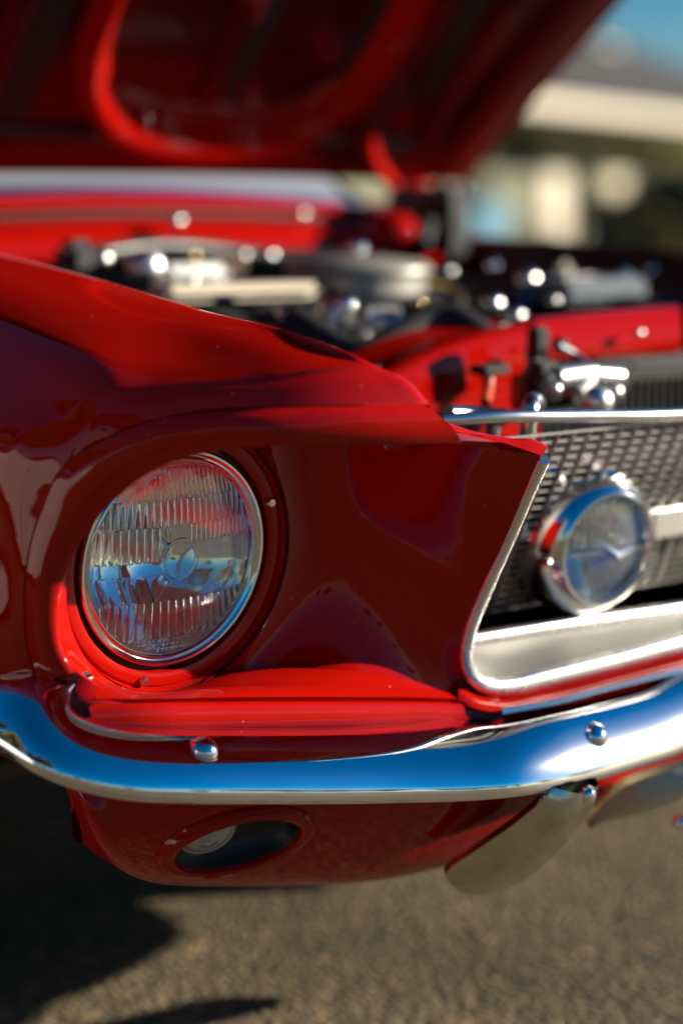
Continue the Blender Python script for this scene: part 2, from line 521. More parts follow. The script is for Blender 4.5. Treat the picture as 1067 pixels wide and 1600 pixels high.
# floor of the hollow: under the lamp and the panel, rolling over to the groove and the lower roll
bot_arc = [hp(RK, radians(a), .012) for a in (282, 290, 298, 306)] 
back = cr([hp(RK, radians(262), .012), hp(RK, radians(276), .012), hp(RK, radians(286), .012)] + V2[-1:] + V3[-1:] + V4[-1:] + EDGE[-1:], 50)
f1 = cr(C3([(150, 1074, -.012), (215, 1084, -.020), (340, 1081, -.024), (450, 1078, -.026), (560, 1078, -.028), (660, 1082, -.031), (742, 1088, -.034), (778, 1089, -.040)]), 50)
f2 = cr(C3([(150, 1092, -.020), (215, 1092, -.031), (340, 1090, -.034), (450, 1089, -.035), (560, 1089, -.036), (660, 1090, -.037), (742, 1094, -.041), (780, 1098, -.048)]), 50)
f3 = cr(C3([(150, 1098, -.018), (215, 1097, -.027), (340, 1095, -.029), (450, 1094, -.030), (560, 1094, -.031), (660, 1095, -.032), (742, 1099, -.038), (780, 1102, -.046)]), 50)
f4 = cr(C3([(140, 1104, -.021), (215, 1101, -.035), (340, 1100, -.040), (450, 1099, -.042), (560, 1099, -.043), (660, 1099, -.042), (742, 1103, -.046), (782, 1108, -.055)]), 50)
f5 = [p + V((0, -.0035, -.010)) for p in f4]
f6 = [p + V((0, -.0015, -.022)) for p in f4]
f7 = [p + V((0, .010, -.030)) for p in f4]
f8 = [p + V((0, .04, -.07)) for p in f4]
mids = [blend(back, f1, .5, V((0, .0, -.002)))]
cols = [cr([r[j] for r in [back] + mids + [f1, f2]], 14) for j in range(50)]
ex.grid([[cols[j][i] for j in range(50)] for i in range(14)])
cols = [cr([r[j] for r in [f2, f3, f4, f5, f6, f7, f8]], 30) for j in range(50)]
ex.grid([[cols[j][i] for j in range(50)] for i in range(30)])
# rolled top of the grille opening's corner, right of the lip
tf = cr(C3([(700, 693, -.125), (740, 698, -.132), (790, 704, -.142), (825, 709, -.149), (846, 712, -.150)]), 18)
tb = cr([at(a, b, y=c) for a, b, c in ((690, 655, -.125), (740, 676, -.118), (785, 686, -.118), (822, 687, -.124), (840, 697, -.130))], 18)
tm = [(p + q) * .5 + V((0, -.010, .004)) for p, q in zip(tf, tb)]
td = [p + V((0, .03, -.02)) for p in tb]
cols = [cr([tf[j], tm[j], tb[j], td[j]], 12) for j in range(18)]
ex.grid([[cols[j][i] for j in range(18)] for i in range(12)])
ext = ex.build('headlight_surround', RED, car, angle=60)

# --- headlight
hl = empty('headlight', (0, 0, 0), car)
r_ = MB(); r_.lathe([(RK - .001, .010), (RK - .002, .004), (RK - .004, .0015), (.119, .0025), (.117, .0045), (.110, .0048), (.106, .003), (.1045, -.004), (.1045, -.02)], 96, HM)
r_.build('adjuster_ring', RED, hl)
r_ = MB(); r_.lathe([(RK + .001, .013), (RK - .0005, .006), (RK - .001, -.006), (.104, -.008)], 96, HM).lathe([(.1046, -.006), (.094, -.008)], 96, HM)
r_.build('seal', BLACK, hl)
r_ = MB(); r_.lathe([(.1005, -.010), (.1010, -.002), (.1003, .002), (.0985, .0045), (.0965, .0045), (.0945, .0025), (.0935, .0020), (.0925, .0030), (.0910, .0035), (.0895, .0025), (.0885, .0), (.0880, -.004)], 96, HM)
r_.build('retaining_ring', CHROME, hl)
r_ = MB()
pr = [(.0878 * i / 22, -.062 + .056 * (i / 22) ** 2) for i in range(2, 23)]
r_.lathe(pr, 72, HM)
r_.build('reflector', MIRROR, hl)
r_ = MB(); r_.lathe([(.0005, -.022), (.008, -.0225), (.013, -.025), (.0145, -.030), (.0145, -.042), (.012, -.046), (.0118, -.062)], 40, HM)
r_.build('bulb_shield', SATIN, hl)


def lens_mesh(M, R, bulge, relief, n=120, thick=.0035):
    """solid glass: smooth domed front, moulded relief on its back"""
    rows_f, rows_b = [], []
    nr, na = n, n * 3
    for i in range(nr + 1):
        r = R * max(i, .02) / nr
        rf, rb = [], []
        for k in range(na):
            a = 2 * pi * k / na
            x, y = r * cos(a), r * sin(a)
            z = bulge * (1 - (r / R) ** 2)
            rf.append(M @ V((x, y, z)))
            e = min(1.0, (R - r) / (R * .05))
            rb.append(M @ V((x, y, z - thick - relief(x / R, y / R) * e)))
        rows_f.append(rf); rows_b.append(rb)
    m = MB()
    m.grid(rows_f + rows_b[::-1], close_v=True)
    b = 0
    m.f.append(tuple(range(na))[::-1])
    m.f.append(tuple((2 * nr + 1) * na + k for k in range(na)))
    return m


def flute(u, per, h):
    t = (u / per) % 1.0
    return h * (1 - (2 * t - 1) ** 2)


def headlight_relief(u, v):
    r = sqrt(u * u + v * v)
    if r < .19: return .0022 * sqrt(max(0, 1 - (r / .19) ** 2)) + .0004
    if r < .23: return .0
    if v > .62: return flute(u + .25 * v * u, .068, .0013) + .0003
    if v > .36: return flute(u, .078, .0017)
    if v > .02 and u < -.12: return flute(u, .085, .0024)
    if v > .18 and u > .1: return flute(u, .062, .0017)
    if v > -.12: return .0010 * sin(7 * u + 3 * v) + .0010
    if v > -.40: return (flute(u + .5 * v, .16, .0022) if u < -.25 else .0014 * sin(5 * u - 6 * v) + .0014)
    if v > -.80: return flute(u * (1 + .25 * (v + .4)) + .18 * v, .092, .0022)
    return flute(u, .06, .0014) + flute(v, .05, .0008)


lens_mesh(HM @ Matrix.Translation((0, 0, .0005)), .0893, .013, headlight_relief, 110).build('lens', GLASS, hl, angle=30)
# screws on the adjuster ring
for a, r in ((255, .1135), (22, .112)):
    s_ = MB(); s_.lathe([(.0005, .0085), (.0035, .0083), (.0045, .0068), (.0048, .004)], 16, HM @ Matrix.Translation((r * cos(radians(a)), r * sin(radians(a)), 0)))
    s_.build('screw', SATIN, hl)

# --- bumper: one chrome blade swept across the car, its ends rising and wrapping round the sides
BB = C3([(0, 1182, -.012), (30, 1200, -.034), (60, 1216, -.050), (95, 1230, -.064), (130, 1240, -.074), (200, 1253, -.088), (300, 1258, -.100), (420, 1259, -.108), (533, 1259, -.115),
         (640, 1257, -.123), (740, 1254, -.135), (820, 1247, -.1455), (880, 1236, -.1450), (940, 1221, -.140), (1000, 1203, -.1325), (1067, 1180, -.123)])
z0b = BB[0].z
half = [V((-.900, .42, z0b)), V((-.902, .22, z0b)), V((-.900, .08, z0b))] + BB + [V((-.10, -.113, .393))]
path = half + [V((0, -.109, .393))] + [V((-p.x, p.y, p.z)) for p in half[::-1]]
path = cr(path, 240)
PROFC = [(-.060, .004), (-.030, -.0015), (-.012, -.001), (-.0049, .0), (-.0015, .0022), (-.0003, .0050), (-.0004, .0090), (-.0048, .0210), (-.0116, .0345), (-.0195, .0465), (-.0272, .0555), (-.0335, .0605), (-.0400, .0625), (-.0465, .0605), (-.056, .0540), (-.080, .0480)]
PROF = [(o, h * .96) for o, h in ((-.060, .004), (-.030, -.0015), (-.012, -.001), (-.0049, .0), (-.0015, .0025), (-.0002, .0055), (0, .010), (-.0023, .0193), (-.0065, .0279), (-.013, .036), (-.0227, .0442), (-.0338, .0505), (-.0457, .0549), (-.0583, .0571), (-.075, .0576), (-.100, .0578))]
rows = []
for i, p in enumerate(path):
    d = path[min(i + 1, 239)] - path[max(i - 1, 0)]; d.z = 0; d.normalize()
    n = V((d.y, -d.x, 0))
    wc = max(0.0, min(1.0, (.475 - abs(p.x)) / .15)); wc = wc * wc * (3 - 2 * wc)
    hs = 1.0 - .04 * max(0, min(1, (abs(p.x) - .62) / .22))
    rows.append(cr([p + n * (o * (1 - wc) + o2_ * wc) + V((0, 0, (h * (1 - wc) + h2_ * wc) * hs)) for (o, h), (o2_, h2_) in zip(PROF, PROFC)], 44))
b_ = MB(); b_.grid(rows)
bumper = b_.build('front_bumper', CHROME, car, angle=None)
for f in bumper.data.polygons: f.use_smooth = True


def bolt(c, n, r, parent):
    m = MB()
    m.lathe([(r * sin(radians(a)) if a else r * .02, r * .72 * cos(radians(a))) for a in range(0, 91, 9)] + [(r * 1.12, -.0003), (r * 1.14, -.003)], 28, frame(c, n))
    return m.build('bumper_bolt', CHROME, parent)


from mathutils.bvhtree import BVHTree
_bv = BVHTree.FromPolygons([v.co for v in bumper.data.vertices], [tuple(f.vertices) for f in bumper.data.polygons])
for px, py in ((319, 1170), (931, 1148)):
    q, nn, _, _ = _bv.ray_cast(CAM, (at(px, py, d=1.0) - CAM).normalized())
    if nn.dot(CAM - q) < 0: nn = -nn
    bolt(q, nn, .0125, bumper)
bolt(at(918, 1244, y=-.156), V((-.05, -.95, -.25)), .009, bumper)
# bumper guard strap: curls down and back under the blade
ga = C3([(868, 1232, -.148), (846, 1252, -.145), (800, 1290, -.115), (762, 1316, -.085), (730, 1338, -.064), (708, 1352, -.050)])
gb = C3([(935, 1226, -.150), (930, 1250, -.147), (893, 1305, -.120), (856, 1346, -.092), (820, 1374, -.072), (786, 1392, -.056)])
gm = [(p + q) * .5 + V((-.003, -.010, -.004)) for p, q in zip(ga, gb)]
ge = [cr(C3([(708, 1352, -.050), (697, 1364, -.043), (702, 1380, -.040), (726, 1396, -.042), (760, 1399, -.049), (786, 1392, -.056)]), 16)]
gr = [cr([a, m_, b], 16) for a, m_, b in zip(ga, gm, gb)]
gq = MB()
cols = [cr([r[j] for r in gr] + [ge[0][j]], 30) for j in range(16)]
gg = [[cols[j][i] for j in range(16)] for i in range(30)]
gq.grid(gg)
bk = [[p + V((.010, .014, .006)) for p in r] for r in gg]
for i in range(30):
    for j in (0, 15): bk[i][j] = gg[i][j] + V((.002, .004, .002))
bk[29] = [p + V((.002, .006, .003)) for p in gg[29]]
gq.grid(bk)
gq.grid([[gg[i][0] for i in range(30)], [bk[i][0] for i in range(30)]]).grid([[gg[i][15] for i in range(30)], [bk[i][15] for i in range(30)]]).grid([gg[29], bk[29]])
guard = gq.build('bumper_guard', mat('worn_chrome', (.70, .67, .60), rough=.20, metal=1.0, rvar=.10, vscale=26, var=.25, bump=.05, bscale=40), car, angle=50)
dup(guard, car, True)

# --- valance under the bumper with the parking lamp let into it
vt = [V((-.80, .10, .47)), V((-.79, .03, .465)), V((-.74, -.015, .455)), V((-.66, -.045, .44)), V((-.55, -.062, .425)), V((-.44, -.078, .412)), V((-.34, -.086, .405)), V((-.25, -.088, .405)), V((0, -.088, .405))]
vm = C3([(118, 1266, .05), (140, 1278, .025), (200, 1292, .012), (330, 1300, -.008), (480, 1302, -.024), (640, 1300, -.038), (770, 1288, -.045), (880, 1262, -.050)]) + [V((0, -.050, .36))]
vb = C3([(128, 1318, .09), (168, 1346, .070), (235, 1378, .085), (330, 1384, .072), (460, 1383, .058), (610, 1372, .046), (740, 1338, .028), (870, 1288, .004)]) + [V((0, .0, .335))]
vu = [p + V((.010 if p.x < -.1 else 0, .030, -.004)) for p in vb]
vu2 = [p + V((.05 if p.x < -.1 else 0, .10, .02)) for p in vb]
PC = at(372, 1320, y=-.004); PN = V((-.20, -.765, -.61)).normalized()
PM = frame(PC, PN) @ Matrix.Rotation(radians(6), 4, 'Z')
SX = Matrix.Diagonal((1.0, .62, 1, 1))
va = MB(); va.patch([vt, vm, vb, vu, vu2], 170, 80)
PI_ = (PM @ SX).inverted()
def in_lamp(f):
    q = PI_ @ (sum((V(va.v[k]) for k in f), V()) / 4)
    return sqrt(q.x * q.x + q.y * q.y) < .0615 and abs(q.z) < .08
va.f = [f for f in va.f if not in_lamp(f)]
valance = va.build('front_valance', RED, car, angle=60)
v2 = dup(valance, car, True); v2.scale.z = .66; v2.location.z = .152  # far copy squashed upwards to shape the shadow on the ground
# parking lamp: oval rim, dark bowl, ribbed lens set deep on its outer side
pl = empty('parking_lamp', (0, 0, 0), car)
m = MB(); m.lathe([(.080, -.016), (.0785, -.004), (.074, .0025), (.067, .0045), (.0615, .003), (.060, -.006)], 64, PM @ SX); m.build('lamp_rim', RED, pl)
m = MB(); m.lathe([(.0602, -.0015), (.058, -.008), (.054, -.018), (.040, -.026), (.001, -.028)], 48, PM @ SX); m.build('lamp_bowl', BLACK, pl)
m = MB()
rows = []
for i in range(15):
    a = (i + .02) / 14 * .5 * pi
    rows.append([PM @ V((-.026 + .030 * sin(a) * cos(2 * pi * k / 72), .002 + .030 * sin(a) * sin(2 * pi * k / 72), -.020 + .013 * cos(a) + .0012 * sin(70 * sin(a)) )) for k in range(72)])
m.grid(rows, close_v=True); m.build('lamp_lens', mat('parking_lens', (.48, .46, .40), rough=.12, coat=.5), pl, angle=30)

# --- nose centre: painted sill below the grille, between the two corner pieces
sr = [C3([(716, 1062, -.028), (735, 1082, -.034), (775, 1093, -.040), (850, 1084, -.044), (950, 1060, -.047), (1067, 1030, -.049)]),
      C3([(716, 1085, -.036), (735, 1095, -.044), (775, 1104, -.052), (850, 1096, -.057), (950, 1070, -.060), (1067, 1040, -.062)]),
      C3([(716, 1100, -.040), (738, 1106, -.050), (778, 1114, -.060), (850, 1103, -.064), (950, 1079, -.066), (1067, 1049, -.068)]),
      C3([(716, 1110, -.038), (738, 1113, -.046), (778, 1119, -.055), (850, 1110, -.058), (950, 1087, -.060), (1067, 1057, -.062)])]
for r in sr: r.append(V((0, r[-1].y, r[-1].z)))
sr.append([p + V((0, .03, -.012)) for p in sr[-1]]); sr.append([p + V((0, .03, -.06)) for p in sr[-1]])
sr.insert(0, [p + V((0, .03, .004)) for p in sr[0]])
m = MB(); m.patch(sr, 60, 40)
sill = m.build('grille_sill', RED, car, angle=60); dup(sill, car, True)
m = MB()
m.tube(cr(C3([(782, 1112, -.064), (850, 1101, -.068), (950, 1076, -.070), (1067, 1047, -.072)]) + [V((0, -.072, C3([(1067, 1047, -.072)])[0].z))], 40), .0035, 10)
tr = m.build('sill_moulding', CHROME, car); dup(tr, car, True)

# --- grille surround, lower bar, plate and mesh
def strip(path, wid, dep, n=60, roll=None):
    """flattened bar with a rounded face along a path"""
    path = cr(path, n); m = MB(); rows = []
    for i, p in enumerate(path):
        d = (path[min(i + 1, n - 1)] - path[max(i - 1, 0)]).normalized()
        nrm = V((-.15, -1, .12)) ; nrm = (nrm - d * nrm.dot(d)).normalized(); sd_ = d.cross(nrm)
        wv = wid(i / (n - 1)) if callable(wid) else wid
        rows.append([p + sd_ * (cos(a) * wv * .5) + nrm * (sin(a) * dep) for a in [pi * k / 10 for k in range(11)]] + [p - sd_ * wv * .5 - nrm * dep, p + sd_ * wv * .5 - nrm * dep])
    b0 = len(rows[0]); m.grid(rows, close_v=True)
    m.f.append(tuple(range(b0))); m.f.append(tuple((n - 1) * b0 + k for k in range(b0))[::-1])
    return m


tp = C3([(849, 718, -.147), (826, 768, -.126), (790, 852, -.095), (757, 925, -.068), (734, 985, -.050), (727, 1025, -.042), (735, 1054, -.038), (757, 1071, -.036), (795, 1073, -.036), (850, 1061, -.037), (950, 1037, -.038), (1067, 1006, -.040)])
tp.append(V((0, -.040, tp[-1].z)))
surround = strip(tp, lambda t: .0135 + .0075 * max(0, min(1, (t - .38) / .14)), .006, 110).build('grille_surround', TRIMSAT, car, angle=50)
dup(surround, car, True)
lb = C3([(728, 1001, .012), (900, 974, .012), (1067, 950, .012)]); lb.append(V((0, .012, lb[-1].z)))
bar = strip(lb, .0155, .006, 30).build('lower_grille_bar', TRIMSAT, car, angle=50); dup(bar, car, True)
pa = C3([(734, 1052, -.026), (760, 1062, -.026), (900, 1036, -.027), (1067, 998, -.028)]); pa.append(V((0, -.028, pa[-1].z)))
pb = C3([(727, 1006, .010), (760, 1002, .010), (900, 982, .010), (1067, 957, .010)]); pb.append(V((0, .010, pb[-1].z)))
m = MB(); m.patch([pa, [(p + q) * .5 + V((0, .006, 0)) for p, q in zip(pa, pb)], pb], 30, 10)
plate = m.build('grille_plate', mat('grey_plate', (.20, .19, .165), rough=.45, metal=.25, var=.15, vscale=9), car); dup(plate, car, True)


def gy(z): return .066 - (z - .50) * .50


m = MB()
z0, z1, x0 = .515, .712, -.395
nz, nx = 22, 18
for i in range(nz + 1):
    z = z0 + (z1 - z0) * i / nz
    m.box((x0 / 2, gy(z), z), (-x0, .004, .0019))
for k in range(nx + 1):
    x = x0 + .0225 * k
    if x > -.001: break
    zc = (z0 + z1) / 2
    m.box((x, gy(zc) - .002, zc), (.0026, .0035, (z1 - z0) * 1.115), Matrix.Rotation(math.atan(.50), 4, 'X'))
gm_ = m.build('grille_mesh', mat('grille_wire', (.34, .33, .30), rough=.42, metal=1.0), car, angle=None, kind='stuff'); dup(gm_, car, True)
m = MB(); m.box((0, .12, .585), (.80, .004, .15)); m.build('grille_backing', BLACK, car)
top = C3([(690, 657, -.02), (760, 652, -.035), (900, 650, -.045), (1067, 647, -.052)]); top.append(V((0, -.055, top[-1].z)))
tb_ = strip(top, .013, .006, 30).build('upper_grille_bar', SATIN, car, angle=50); dup(tb_, car, True)
hb = at(1050, 812, y=.0)
m = MB(); m.box((-.035, .0, hb.z), (.14, .018, .034), bev=.004); hbar = m.build('fog_lamp_bar', TRIMSAT, car); 

# --- fog lamp
fog = empty('fog_lamp', (0, 0, 0), car)
FC = V((-.1885, .004, .5865)); fyw, fp = radians(-5), radians(-8)
FN = V((sin(fyw) * cos(fp), -cos(fyw) * cos(fp), sin(fp))); FM = frame(FC, FN)
m = MB(); m.lathe([(.0765, -.014), (.0765, -.026), (.0745, -.030), (.0745, -.040), (.0770, -.044), (.0770, -.052), (.069, -.062), (.045, -.066), (.020, -.074), (.001, -.075)], 72, FM); m.build('housing', SATIN, fog)
m = MB(); m.lathe([(.0758, -.024), (.0795, -.023), (.0808, -.017), (.0805, -.010), (.0790, .001), (.0752, .012), (.0695, .021), (.0635, .0285), (.0605, .0305), (.0580, .0300), (.0562, .0275), (.0550, .0220), (.0545, .010)], 96, FM); m.build('rim', mat('lamp_rim_chrome', (.88, .88, .87), rough=.10, metal=1.0), fog)
m = MB(); m.lathe([(.0550 * i / 20, -.030 + .040 * (i / 20) ** 2) for i in range(1, 21)], 64, FM); m.build('reflector', MIRROR, fog)


def fog_relief(u, v):
    if v > .0: return flute(u, .13, .0024)
    return flute(u + .25 * v, .12, .0028)


lens_mesh(FM @ Matrix.Translation((0, 0, .0195)), .0556, .010, fog_relief, 80).build('lens', GLASS, fog, angle=30)
m = MB(); m.box((0, 0, 0), (.104, .0022, .002)); mm = MB()
mm.v = [tuple(FM @ (V((0, -.001, .0310)) + V(p))) for p in m.v]; mm.f = m.f
a_, b_2 = FM @ V((-.018, .010, .034)), FM @ V((.004, -.004, .0365))
mm.tube([a_, (a_ + b_2) * .5, b_2], [.0016, .0040, .0052], 8)
mm.tube([b_2, FM @ V((.030, .001, .0345))], [.0052, .0014], 8)
mm.build('lens_ornament', CHROME, fog)
m = MB(); m.box(FM @ V((-.0705, .002, .0145)), (.010, .008, .010), FM.to_3x3().to_4x4(), .001); m.build('rim_clip', BLACK, fog)
m = MB(); m.tube([FM @ V((-.060, .006, -.045)), FM @ V((-.085, .010, -.040)), FM @ V((-.115, .012, -.030))], .011, 10); m.box(FM @ V((-.082, .012, -.03)), (.03, .012, .02), bev=.003); m.build('bracket', CHROME, fog)
m = MB(); m.tube([FM @ V((-.035, .066, -.030)), FM @ V((-.040, .074, -.026))], .006, 10); m.build('mount_screw', CHROME, fog)
m = MB(); m.tube([FM @ V((.018, .068, -.032)), FM @ V((.02, .078, -.03))], .014, 12); m.build('mount_knob', CHROME, fog)
dup(fog, car, True)

# --- radiator support, radiator, hood latch
def sheet(name, rows, m_, parent, nu=30, nv=10, thick=.0, **k):
    m = MB(); m.patch(rows, nu, nv)
    return m.build(name, m_, parent, **k)


ca = C3([(560, 612, .25), (600, 588, .25), (650, 562, .25), (705, 540, .25), (765, 523, .25), (832, 508, .25)])
cb = [V((p.x, p.y - .003, p.z - .0015)) for p in ca]
cc = [V((p.x, p.y - .0075, p.z - .016)) for p in ca]
ce = [V((p.x, .236, .655)) for p in ca]
cf = [p + V((0, .05, .0)) for p in ca]; cg = [p + V((0, .10, .006)) for p in ca]
support = sheet('radiator_support', [cg, cf, ca, cb, cc, [(p + q) * .5 for p, q in zip(cc, ce)], ce], RED, car, 30, 40, angle=60)
ra = C3([(838, 510, .25), (950, 497, .25), (1064, 486, .25)])
rb = C3([(840, 521, .245), (950, 508, .245), (1064, 494, .245)])
rc = C3([(846, 562, .24), (950, 557, .24), (1060, 550, .24)])
rd = [p + V((0, .03, -.004)) for p in rc]
r0 = [p + V((0, .07, .0)) for p in ra]
tie = sheet('radiator_tie_panel', [r0, ra, rb, rc, rd], RED, car, 30, 30, angle=50)
m = MB(); m.box((.22, .30, .60), (.62, .04, .30), bev=.01)
for k in range(40): m.box((-.05 + .0145 * k, .276, .60), (.003, .006, .24))
m.build('radiator', BLACK, car)
lt = empty('hood_latch', (0, 0, 0), car)
def bits(name, m_, items, parent):
    for it in items:
        m = MB()
        if it[0] == 't': m.tube(cr(C3(it[1]), 12), it[2], 12)
        elif it[0] == 'b': m.ball(at(it[1], it[2], y=it[3]), it[4], 18, it[5] if len(it) > 5 else (1, 1, 1))
        elif it[0] == 'x': m.box(at(it[1], it[2], y=it[3]), it[4], it[6] if len(it) > 6 else None, it[5] if len(it) > 5 else .003)
        m.build(name, m_, parent)
bits('latch_plate', BLACK, [('x', 895, 622, .13, (.12, .05, .012)), ('x', 955, 590, .15, (.03, .03, .03)), ('x', 840, 545, .19, (.022, .02, .05)), ('x', 850, 600, .14, (.03, .02, .05))], lt)
bits('latch_cylinder', ALU, [('t', [(868, 590, .13), (905, 585, .13), (925, 584, .13)], .013), ('t', [(932, 585, .13), (965, 588, .13)], .011), ('b', 932, 627, .08, .018), ('b', 866, 608, .11, .008), ('b', 960, 612, .11, .009), ('t', [(925, 595, .12), (905, 614, .1)], .005)], lt)
bits('latch_lever', mat('grey_cast_metal', (.20, .23, .25), rough=.45, metal=.6), [('t', [(832, 575, .16), (850, 595, .14), (862, 606, .12)], .014), ('t', [(872, 540, .17), (900, 555, .17), (920, 572, .15)], .004)], lt)
bits('hood_bumper', RUBBER, [('x', 765, 577, .16, (.040, .03, .010)), ('b', 875, 540, .20, .010)], lt)
bits('bumper_stem', mat('orange_red_enamel', (.55, .09, .03), rough=.4), [('t', [(764, 584, .16), (762, 610, .15), (758, 630, .13)], .006), ('x', 822, 612, .16, (.035, .02, .04))], lt)
bits('support_bracket', SATIN, [('t', [(700, 646, .02), (740, 648, .02), (790, 652, .0)], .009), ('t', [(838, 630, .08), (826, 655, -.01), (822, 690, .0)], .009), ('t', [(772, 655, .02), (768, 690, .03)], .008)], car)
m = MB(); m.box((0, .13, .655), (.86, .23, .006)); m.build('header_pan', BLACK, car)

# --- mirrored far side
fend2 = dup(fender, car, True); fend2.location.z = -.045; fend2.scale.z = 1.0; ext2 = dup(ext, car, True); dup(hl, car, True); 
pl2 = dup(pl, car, True); pl2.scale.z = .66; pl2.location.z = .152

# --- cowl, firewall, aprons, floor of the engine bay
def profx(name, prof, xa, xb, m_, n=40, bow=0.0, zbow=0.0):
    m = MB()
    cs = []
    for i in range(n):
        x = xa + (xb - xa) * i / (n - 1); q = (x / .65) ** 2
        cs.append([V((x, y + bow * q, z - zbow * q)) for y, z in prof])
    m.grid(cs)
    return m.build(name, m_, car, angle=45)


cowl = profx('cowl_panel', [(1.30, .958), (1.22, .957), (1.155, .955), (1.130, .950), (1.118, .944), (1.114, .936), (1.124, .930), (1.124, .922), (1.108, .920), (1.085, .916), (1.060, .908), (1.040, .896), (1.030, .880), (1.032, .862), (1.06, .85)], -.63, .63, RED, 50, .03, .030)
m = MB(); m.tube([V((-.62 + 1.24 * k / 20, 1.121 + .03 * ((-.62 + 1.24 * k / 20) / .65) ** 2, .926 - .03 * ((-.62 + 1.24 * k / 20) / .65) ** 2)) for k in range(21)], .006, 8); m.build('cowl_gap_tube', RUBBER, car)  # black tube put in to draw the dark gap of the cowl groove
m = MB(); m.box((0, 1.09, .62), (1.36, .02, .50)); m.build('firewall', BLACK, car)
for sx in (-1, 1):
    m = MB(); m.grid([[V((sx * .612, y, .835 + .05 * min(1, max(0, (y - .1) / .8)))) for y in (.20, .4, .6, .9, 1.08)], [V((sx * .585, y, .78)) for y in (.20, .4, .6, .9, 1.08)], [V((sx * .52, y, .62)) for y in (.20, .4, .6, .9, 1.08)], [V((sx * .48, y, .36)) for y in (.20, .4, .6, .9, 1.08)]])
    m.build('inner_apron', BLACK, car)
m = MB(); m.box((0, 2.3, .27), (1.5, 3.4, .02)); m.build('underbody', BLACK, car)
m = MB(); m.box((.79, .335, .38), (.02, .35, .16), bev=.006); m.build('sun_block_panel', BLACK, car)  # added unseen slab, far side only, stopping sun under the car
m = MB(); m.box((0, .36, .345), (1.16, .50, .012)); m.build('sun_block_pan', BLACK, car)  # added pan keeping sun that enters the grille off the ground
# shock towers
for sx in (-1, 1):
    m = MB(); m.lathe([(.13, -.3), (.12, -.05), (.105, .0), (.06, .012), (.001, .014)], 24, Matrix.Translation((sx * .48, .68, .80))); m.build('shock_tower', BLACK, car)

# --- engine
eng = empty('engine', (0, 0, 0), car)
m = MB(); m.box((0, .70, .50), (.46, .62, .40), bev=.04); m.box((0, .70, .72), (.26, .5, .08), bev=.02); m.box((0, .42, .58), (.30, .10, .26), bev=.02); m.build('engine_block', GUNK, eng)
bits('strut_brace', CREAM, [('x', 365, 455, .62, (.235, .075, .022), .010, Matrix.Rotation(radians(-2), 4, 'Z'))], eng)  # strut brace across the bay; cream colour put in for sunlit metal
bits('intake_runner', ALU, [('x', 300, 428, .80, (.11, .05, .03), .012), ('b', 228, 418, .75, .026)], eng)
ac = empty('air_cleaner', (0, 0, 0), car)
AC = at(560, 428, y=.72)
m = MB(); m.lathe([(.001, .026), (.05, .024), (.094, .018), (.103, .010), (.104, .004), (.100, .0), (.096, -.004), (.096, -.030), (.104, -.034), (.100, -.04)], 64, Matrix.Translation(AC)); m.build('air_cleaner_lid', mat('pale_grey_enamel', (.42, .40, .35), rough=.42, metal=.3, var=.3, vscale=9), ac)
m = MB(); m.ball(AC + V((0, 0, .036)), .012, 16); m.build('wing_nut', CHROME, ac)
al = empty('alternator', (0, 0, 0), car)
bits('alternator_body', SATIN, [('x', 575, 515, .50, (.09, .10, .06), .018), ('b', 525, 492, .48, .024), ('b', 610, 510, .46, .022)], al)
bits('pulley', CHROME, [('b', 630, 515, .44, .016), ('b', 540, 478, .46, .014), ('b', 590, 540, .42, .02), ('t', [(500, 505, .5), (520, 535, .45), (560, 552, .42)], .012), ('b', 510, 525, .45, .012)], al)
bits('thermostat_housing', SATIN, [('b', 452, 494, .50, .018), ('t', [(452, 500, .5), (456, 530, .48)], .012)], eng)
bits('radiator_hose', RUBBER, [('t', [(456, 505, .48), (560, 560, .38), (700, 500, .36), (760, 540, .30)], .024), ('t', [(660, 430, .85), (740, 470, .7), (800, 520, .5)], .016)], car)
bits('fender_rear_corner', RED, [('b', 612, 368, 1.0, .046, (1, 1, .85))], car)  # red dome put in for the far fender's rear inner corner
bits('hood_hinge', BLACK, [('x', 668, 345, 1.04, (.05, .16, .11), .008), ('t', [(690, 300, 1.05), (670, 340, 1.0), (655, 385, .95)], .018)], car)
for px, py, y, r in ((824, 438, .62, .017), (770, 476, .50, .014), (806, 494, .47, .012), (276, 346, 1.02, .012), (550, 392, .90, .014), (470, 335, 1.08, .010)):
    bits('chrome_cap', SATIN, [('b', px, py, y, r)], car)
bits('washer_bottle', CREAM, [('x', 880, 432, .72, (.03, .03, .045), .010)], car)
bits('battery', mat('battery_case', (.12, .15, .17), rough=.4), [('x', 905, 452, .60, (.17, .12, .035), .008)], car)
bits('battery_terminal', CHROME, [('b', 975, 430, .58, .010), ('b', 770, 415, .62, .010), ('b', 1015, 425, .62, .009)], car)
bits('ignition_coil', BLUEP, [('x', 822, 462, .62, (.035, .035, .03), .010), ('x', 705, 392, 1.0, (.02, .02, .02), .005)], car)
bits('wiring_loom', BLACK, [('t', [(620, 455, .8), (720, 440, .75), (830, 470, .62), (960, 470, .55), (1067, 480, .5)], .010), ('t', [(130, 400, .95), (240, 385, .98), (420, 400, 1.0), (600, 410, .95)], .014)], eng)
m = MB(); m.tube([V((-.50, .80, .835)), V((-.3, .62, .80)), V((0, .6, .79))], .012, 10); m.build('heater_hose', RUBBER, car)

